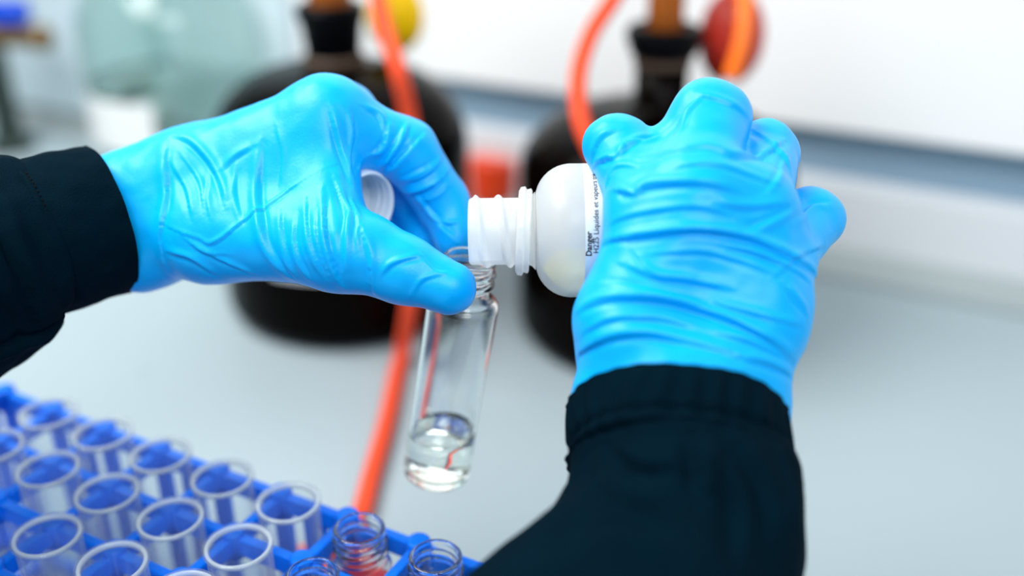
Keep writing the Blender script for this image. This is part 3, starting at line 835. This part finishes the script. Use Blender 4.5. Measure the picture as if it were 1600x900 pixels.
RT = 49 * 0.445 / FPX
RT = min(RT, PV / 2 - TB / 2 - 0.0004)
TL = ZR - 0.012
tp_ = [(0, 0.0)] + arcpts(RT - 0.006, 0.006, 0.006, -85, 0, 6) + [(RT, 0.03), (RT, TL - 0.004), (RT + 0.0002, TL - 0.002), (RT + 0.0012, TL - 0.0012), (RT + 0.0012, TL - 0.0002), (RT + 0.0003, TL), (RT - 0.0008, TL - 0.0003), (RT - 0.0012, TL - 0.003), (RT - 0.0012, 0.03)] + arcpts(RT - 0.0065, 0.0075, 0.0053, 0, -85, 5) + [(0, 0.002)]
me_t = lathe('test_tube', tp_, 48); me_t.materials.append(M['clearplastic'])
me_rim = lathe('rim', [(RT - 0.0012, TL - 0.0022), (RT + 0.0004, TL - 0.0020)] + arcpts(RT - 0.0001, TL - 0.0007, 0.0007, -60, 90, 6) + [(RT - 0.0005, TL), (RT - 0.0010, TL - 0.0004), (RT - 0.0012, TL - 0.0022)], 48); me_rim.materials.append(M['rim'])
def cell(i, j, z): return MR_ @ Vector((i * PU, -j * PV, z))
ROWN = {0: 'back row', 1: 'second row', 2: 'third row', 3: 'fourth row'}
ORD = ['first', 'second', 'third', 'fourth', 'fifth', 'sixth']
tubes_at = {0: [3, 2, 1, 0, -1], 1: [3, 2, 1, 0, -1], 2: [3, 2, 1]}
for j, cols in tubes_at.items():
    for n, i in enumerate(cols):
        o = bpy.data.objects.new('test_tube', me_t); COL.objects.link(o); o.location = cell(i, j, 0.012)
        end = {0: 'left of the red vial', 1: 'left of the bottom vial', 2: 'from its right end'}[j]
        link('rim', me_rim, None, o, mw=Matrix.Translation(o.location)); tag(o, 'open clear tube in rack %s, %s %s' % (ROWN[j], ORD[n], end), 'tube', 'open tubes in the blue rack')
me_t.polygons.foreach_set('use_smooth', [True] * len(me_t.polygons))
# uncapped vials in the same rack
VRL = ZR - 0.012; RVr = min(RV, PV / 2 - TB / 2 - 0.0004)
vp2, m0, m1 = vial_prof(VRL, RVr, 0.0100)
me_v2 = lathe('vial_body', vp2, 64, thread(m0, m1, 0.0042, 0.0011, VRL - 0.0135))
lq = [(0, 0.0036)] + arcpts(RVr - 0.0064, 0.0078, 0.0049, -85, 0, 5) + [(RVr - 0.0015, VRL - 0.028), (RVr - 0.003, VRL - 0.0275), (0, VRL - 0.0275)]
for (i, j, lb, red) in [(4, 0, 'uncapped glass vial holding red liquid in the rack back row', True), (5, 0, 'uncapped empty glass vial at the right end of the rack', False), (4, 1, 'uncapped glass vial at the bottom edge, in front of the red vial', False)]:
    pz = cell(i, j, 0.012); e = empty('sample_vial', pz); tag(e, lb, 'vial', 'uncapped vials in the blue rack')
    link('vial_body', me_v2, M['glass'], e, mw=Matrix.Translation(pz))
    if red: link('liquid', lathe('liquid', lq, 40), M['redliq'], e, mw=Matrix.Translation(pz))

# ------------------------------------------------------------------ dark amber reservoir bottles
def amber_bottle(px, py, hw, y_sh, y_nk, neck, ring_, collar, stem, label, lab_patch=None):
    """rows are pixel heights on the axis: shoulder start, neck base; neck=(y_top, half px) ..."""
    b = Pz(px, py); Y = b[1]; d = depth(b); Rb = hw * d / FPX
    def zz(y): return zat(y, Y)
    def rw(hp, y): return hp * depth(np.array([b[0], Y, zz(y)])) / FPX
    root = empty('reservoir_bottle', V(b)); tag(root, label, 'bottle', 'dark amber reservoir bottles')
    zsz, zn_ = zz(y_sh), zz(y_nk); rn = rw(neck[1], neck[0])
    pr = [(0, 0.003), (Rb * .7, 0.0015), (Rb - 0.018, 0.0)] + arcpts(Rb - 0.018, 0.018, 0.018, -85, 0, 6) + [(Rb, zsz * .5), (Rb, zsz - 0.01)]
    for k in range(13):
        a = math.pi / 2 * k / 12
        pr.append((rn + 0.004 + (Rb - rn - 0.004) * math.cos(a) ** 0.85 if k < 12 else rn + 0.004, zsz + (zn_ - zsz) * math.sin(a)))
    pr += [(rn, zn_ + 0.006), (rn, zz(neck[0])), (0, zz(neck[0]))]
    mw = Matrix.Translation(V(b))
    link('bottle_body', lathe('bottle_body', pr, 72), M['amber'], root, mw=mw)
    z0, z1 = zz(ring_[0]), zz(ring_[1]); r1 = rw(ring_[2], ring_[0])
    o = link('rubber_ring', lathe('rubber_ring', [(rn - .001, z0), (r1 - .002, z0), (r1, z0 + .002), (r1, z1 - .002), (r1 - .002, z1), (rn - .001, z1)], 48), M['brown'], root, mw=mw); smooth_angle(o)
    z0, z1 = zz(collar[0]), zz(collar[1]); r0, r1 = rw(collar[2], collar[0]), rw(collar[3], collar[1])
    o = link('stopper', lathe('stopper', [(0, z0), (r0 - .002, z0), (r0, z0 + .003), (r0 * .55 + r1 * .45, z0 + (z1 - z0) * .6), (r1, z1 - .010), (r1, z1 - .003), (r1 - .003, z1), (r1 * .7, z1), (r1 * .66, z1 - .004), (0, z1 - .004)], 48), M['black'], root, mw=mw); smooth_angle(o)
    z2 = z1 + stem[1]; rs = rw(stem[0], collar[1])
    o = link('glass_stem', lathe('glass_stem', [(0, z1 - .006), (rs * 1.08, z1 - .006), (rs, z1 + .01), (rs, z2 - .004), (rs - .003, z2), (0, z2)], 40), M['amberstem'], root, mw=mw); smooth_angle(o)
    if lab_patch:
        a0, a1, ya, yb = lab_patch
        link('paper_label', lathe('paper_label', [(Rb + .0006, zat(ya, Y - Rb)), (Rb + .0006, zat(yb, Y - Rb))], 24, None, (math.radians(a0), math.radians(a1))), M['paper'], root, mw=mw)
    return b, zz, rw
bA, zA, rA = amber_bottle(551, 462, 186, 232, 104, (92, 46), (102, 84, 49), (84, 4, 43, 54), (33, .10), 'dark amber reservoir bottle behind the left glove', (-115, -75, 441, 380))
bB, zB, rB = amber_bottle(1008, 508, 198, 268, 168, (100, 42), (103, 84, 46), (84, 40, 54, 60), (29, .12), 'dark amber reservoir bottle behind the right glove')

# rubber bulbs and tubing
def bulb(name, c, rx, rz, m, label, grp, tip=True):
    root = empty(name, V(c) - Vector((0, 0, rz))); tag(root, label, 'bulb', grp)
    pr = [(0, -rz)]
    for k in range(1, 24):
        a = -math.pi / 2 + math.pi * k / 24; pr.append((rx * math.cos(a), rz * math.sin(a)))
    pr += [(rx * .22, rz * 1.0), (rx * .20, rz * 1.25), (0, rz * 1.25)]
    link('bulb_body', lathe('bulb_body', pr, 40), m, root, mw=Matrix.Translation(V(c)))
    return root
dB = depth(bB) - 0.03
def at_d(px, py, d): return P(px, py, d)
dn = depth(np.array([bB[0], bB[1], zB(60)]))
dA = depth(np.array([bA[0], bA[1], zA(40)]))
cR = P(1143, 58, dn + .015)
bulb('rubber_bulb', cR, 52 * dn / FPX, 76 * dn / FPX, M['redbulb'], 'dark red rubber bulb beside the right bottle neck', 'rubber bulbs on the reservoir bottles')
cY = P(618, 26, dA + .05)
bulb('rubber_bulb', cY, 45 * (dA + .05) / FPX, 56 * (dA + .05) / FPX, M['yellow'], 'yellow rubber bulb beside the left bottle neck', 'rubber bulbs on the reservoir bottles')

def hose(name, pts, r, m, label, n=14):
    ln = cat_rom(pts, n); ln[:, 2] = np.maximum(ln[:, 2], r + 0.0003)
    me = tube(name, ln, r, 18)
    o = link(name, me, m); tag(o, label, 'tubing', 'rubber tubing'); return o
gz = 0.0064
fyA = bA[1] - 186 * depth(bA) / FPX                         # front of the left bottle
h1 = [np.array([bA[0] + .01, bA[1] - .01, zA(4) + .10]), P(560, -150, dA - .01), P(583, -40, dA - .06), P(600, 40, dA - .085), P(622, 110, dA - .10), Py(640, 190, fyA - .006),
      Py(652, 300, fyA - .014), Py(650, 400, fyA - .016)]
h1 += [Py(641, 478, fyA - .022), Pz(627, 560, gz), Pz(604, 660, gz), Pz(580, 745, gz), Pz(563, 808, gz), Pz(538, 848, gz), Pz(505, 860, gz)]
h1 += [np.array(MR_ @ Vector(q)) for q in ((.036, .080, gz), (.052, .062, gz), (.085, .052, gz), (.13, .045, gz), (.19, .04, gz), (.27, .05, gz))]
hose('red_tubing', h1, 0.0060, M['redrub'], 'long red rubber tubing running from left bottle across the bench to the rack')
h2 = [np.array([bB[0] - .004, bB[1] - .01, zB(40) + .12]), P(990, -70, dn - .02), P(960, -5, dn - .035), P(925, 50, dn - .045), P(905, 110, dn - .06), P(905, 170, dn - .07), P(922, 225, dn - .075)]
fy = bB[1] - 198 * depth(bB) / FPX
h2 += [np.array([bB[0] - .035, fy - .022, .15]), np.array([bB[0] - .020, fy - .024, .07]), np.array([bB[0] - .005, fy - .034, .022]), np.array([bB[0] + .012, fy - .055, .0064]), np.array([bB[0] + .035, fy - .075, .0064])]
hose('red_tubing', h2, 0.0058, M['redrub'], 'red rubber tubing looping down left of the right bottle neck')
h3 = [cR + np.array([0, 0, .040]), cR + np.array([0.002, -.004, .062]), P(1156, -72, dn - .018), P(1162, -30, dn - .045), P(1164, 20, dn - .055), P(1158, 70, dn - .055), P(1142, 122, dn - .05)]
hose('orange_tubing', h3, 0.0060, M['orange'], 'short orange rubber tubing hanging in front of the dark red bulb')
hose('yellow_tubing', [cY + np.array([0, 0, .036]), cY + np.array([-.004, -.006, .07]), cY + np.array([-.03, -.025, .10]), np.array([bA[0] + .012, bA[1] + .004, zA(4) + .088])], 0.005, M['yellow'], 'short yellow rubber tubing joining yellow bulb to left bottle stem')
tipo = link('glass_tip', tube('glass_tip', cat_rom([P(1143, 119, dn - .05), P(1136, 140, dn - .045), P(1128, 165, dn - .04)], 6), 0.0042, 12), M['cap'])
tipo.name = 'glass_connector'; tag(tipo, 'pale connector tip at the end of the orange tubing', 'connector')

# ------------------------------------------------------------------ things at the back
def red_pot():
    b = Pz(771, 318); Y = b[1]; d = depth(b); r = 37 * d / FPX; ht = zat(246, Y)
    root = empty('red_jar', V(b)); tag(root, 'squat red plastic jar standing between the two dark bottles', 'jar')
    mw = Matrix.Translation(V(b))
    link('jar_body', lathe('jar_body', [(0, 0), (r * .9, 0), (r * .97, .004), (r, .012), (r, ht * .7), (r * .94, ht * .74), (r * .94, ht * .78), (0, ht * .78)], 40), M['redpot'], root, mw=mw)
    o = link('lid', lathe('lid', [(0, ht * .76), (r * 1.02, ht * .76), (r * 1.02, ht * .97), (r * .97, ht), (r * .5, ht * 1.01), (0, ht * 1.01)], 40), M['redpot'], root, mw=mw); smooth_angle(o)
red_pot()
def clear_bottle():
    b = Pz(296, 272); Y = b[1]; d = depth(b); r = 128 * d / FPX
    # stand it in front of the upstand
    root = empty('clear_glass_bottle', V(b)); tag(root, 'large pale green clear glass bottle with white label at the back left', 'bottle')
    zsh = zat(40, Y); ztop = zat(-60, Y); rn = r * .28
    pr = [(0, .004), (r - .02, 0)] + arcpts(r - .02, .02, .02, -85, 0, 6) + [(r, zsh * .5), (r, zsh)]
    for k in range(1, 13):
        a = math.pi / 2 * k / 12; pr.append((rn + (r - rn) * math.cos(a), zsh + (ztop - zsh) * math.sin(a)))
    pr += [(rn, ztop + .06), (rn + .004, ztop + .065), (rn - .004, ztop + .065)]
    pr += [(max(q - .004, 0.0), z + (0.004 if z < .02 else -.002)) for q, z in reversed(pr[:-3])]
    mw = Matrix.Translation(V(b))
    link('bottle_body', lathe('bottle_body', pr, 64), M['greenglass'], root, mw=mw)
    zl = zat(120, Y)
    link('liquid', lathe('liquid', [(0, .009), (r - .024, .008)] + arcpts(r - .025, .027, .019, -85, 0, 5) + [(r - .0055, zl), (0, zl)], 48), M['greenliq'], root, mw=mw)
    link('paper_label', lathe('paper_label', [(r + .0006, zat(235, Y - r * .8)), (r + .0006, zat(155, Y - r * .8))], 20, None, (math.radians(-155), math.radians(-88))), M['paper'], root, mw=mw)
clear_bottle()
def gas_tap():
    b = Pz(20, 232); Y = b[1]; d = depth(b)
    root = empty('gas_tap', V(b)); tag(root, 'brass bench tap with blue handle on a dark post at far left', 'tap')
    mw = Matrix.Translation(V(b)); z1 = zat(72, Y); r = 20 * d / FPX
    o = link('post', lathe('post', [(0, 0), (r * 1.8, 0), (r * 1.8, .008), (r * 1.2, .014), (r, .03), (r, z1 - .01), (r * .8, z1), (0, z1)], 32), M['post'], root, mw=mw); smooth_angle(o)
    zc = zat(56, Y); k = d / FPX
    pts = [V(b) + Vector((-.03, 0, zc)), V(b) + Vector((20 * k, 0, zc)), V(b) + Vector((65 * k, -.004, zc)), V(b) + Vector((96 * k, -.008, zc - .002))]
    o = link('nozzle', tube('nozzle', cat_rom([tuple(p) for p in pts], 6), [.012] * 13 + [.013, .014, .015, .015, .014, .012], 20), M['brass'], root)
    zh = zat(18, Y)
    me = box('handle', 10 * k, 72 * k, -.012, .012, -18 * k, 18 * k, .008)
    link('handle', me, M['tapblue'], root, mw=Matrix.Translation(V(b) + Vector((0, -.004, zh))))
    link('spindle', lathe('spindle', [(0, zc), (.007, zc), (.007, zh), (0, zh)], 16), M['brass'], root, mw=mw @ Matrix.Translation((42 * k, -.002, 0)))
gas_tap()
dp = Pz(226, 580)
drop = link('water_drop', lathe('water_drop', [(0.0052, 0)] + [(0.0052 * math.cos(a), 0.0022 * math.sin(a)) for a in np.linspace(.1, 1.4, 6)] + [(0, .0022)], 24), M['tube'], mw=Matrix.Translation(V(dp)))
tag(drop, 'single water drop on the bench left of the vial', 'drop')
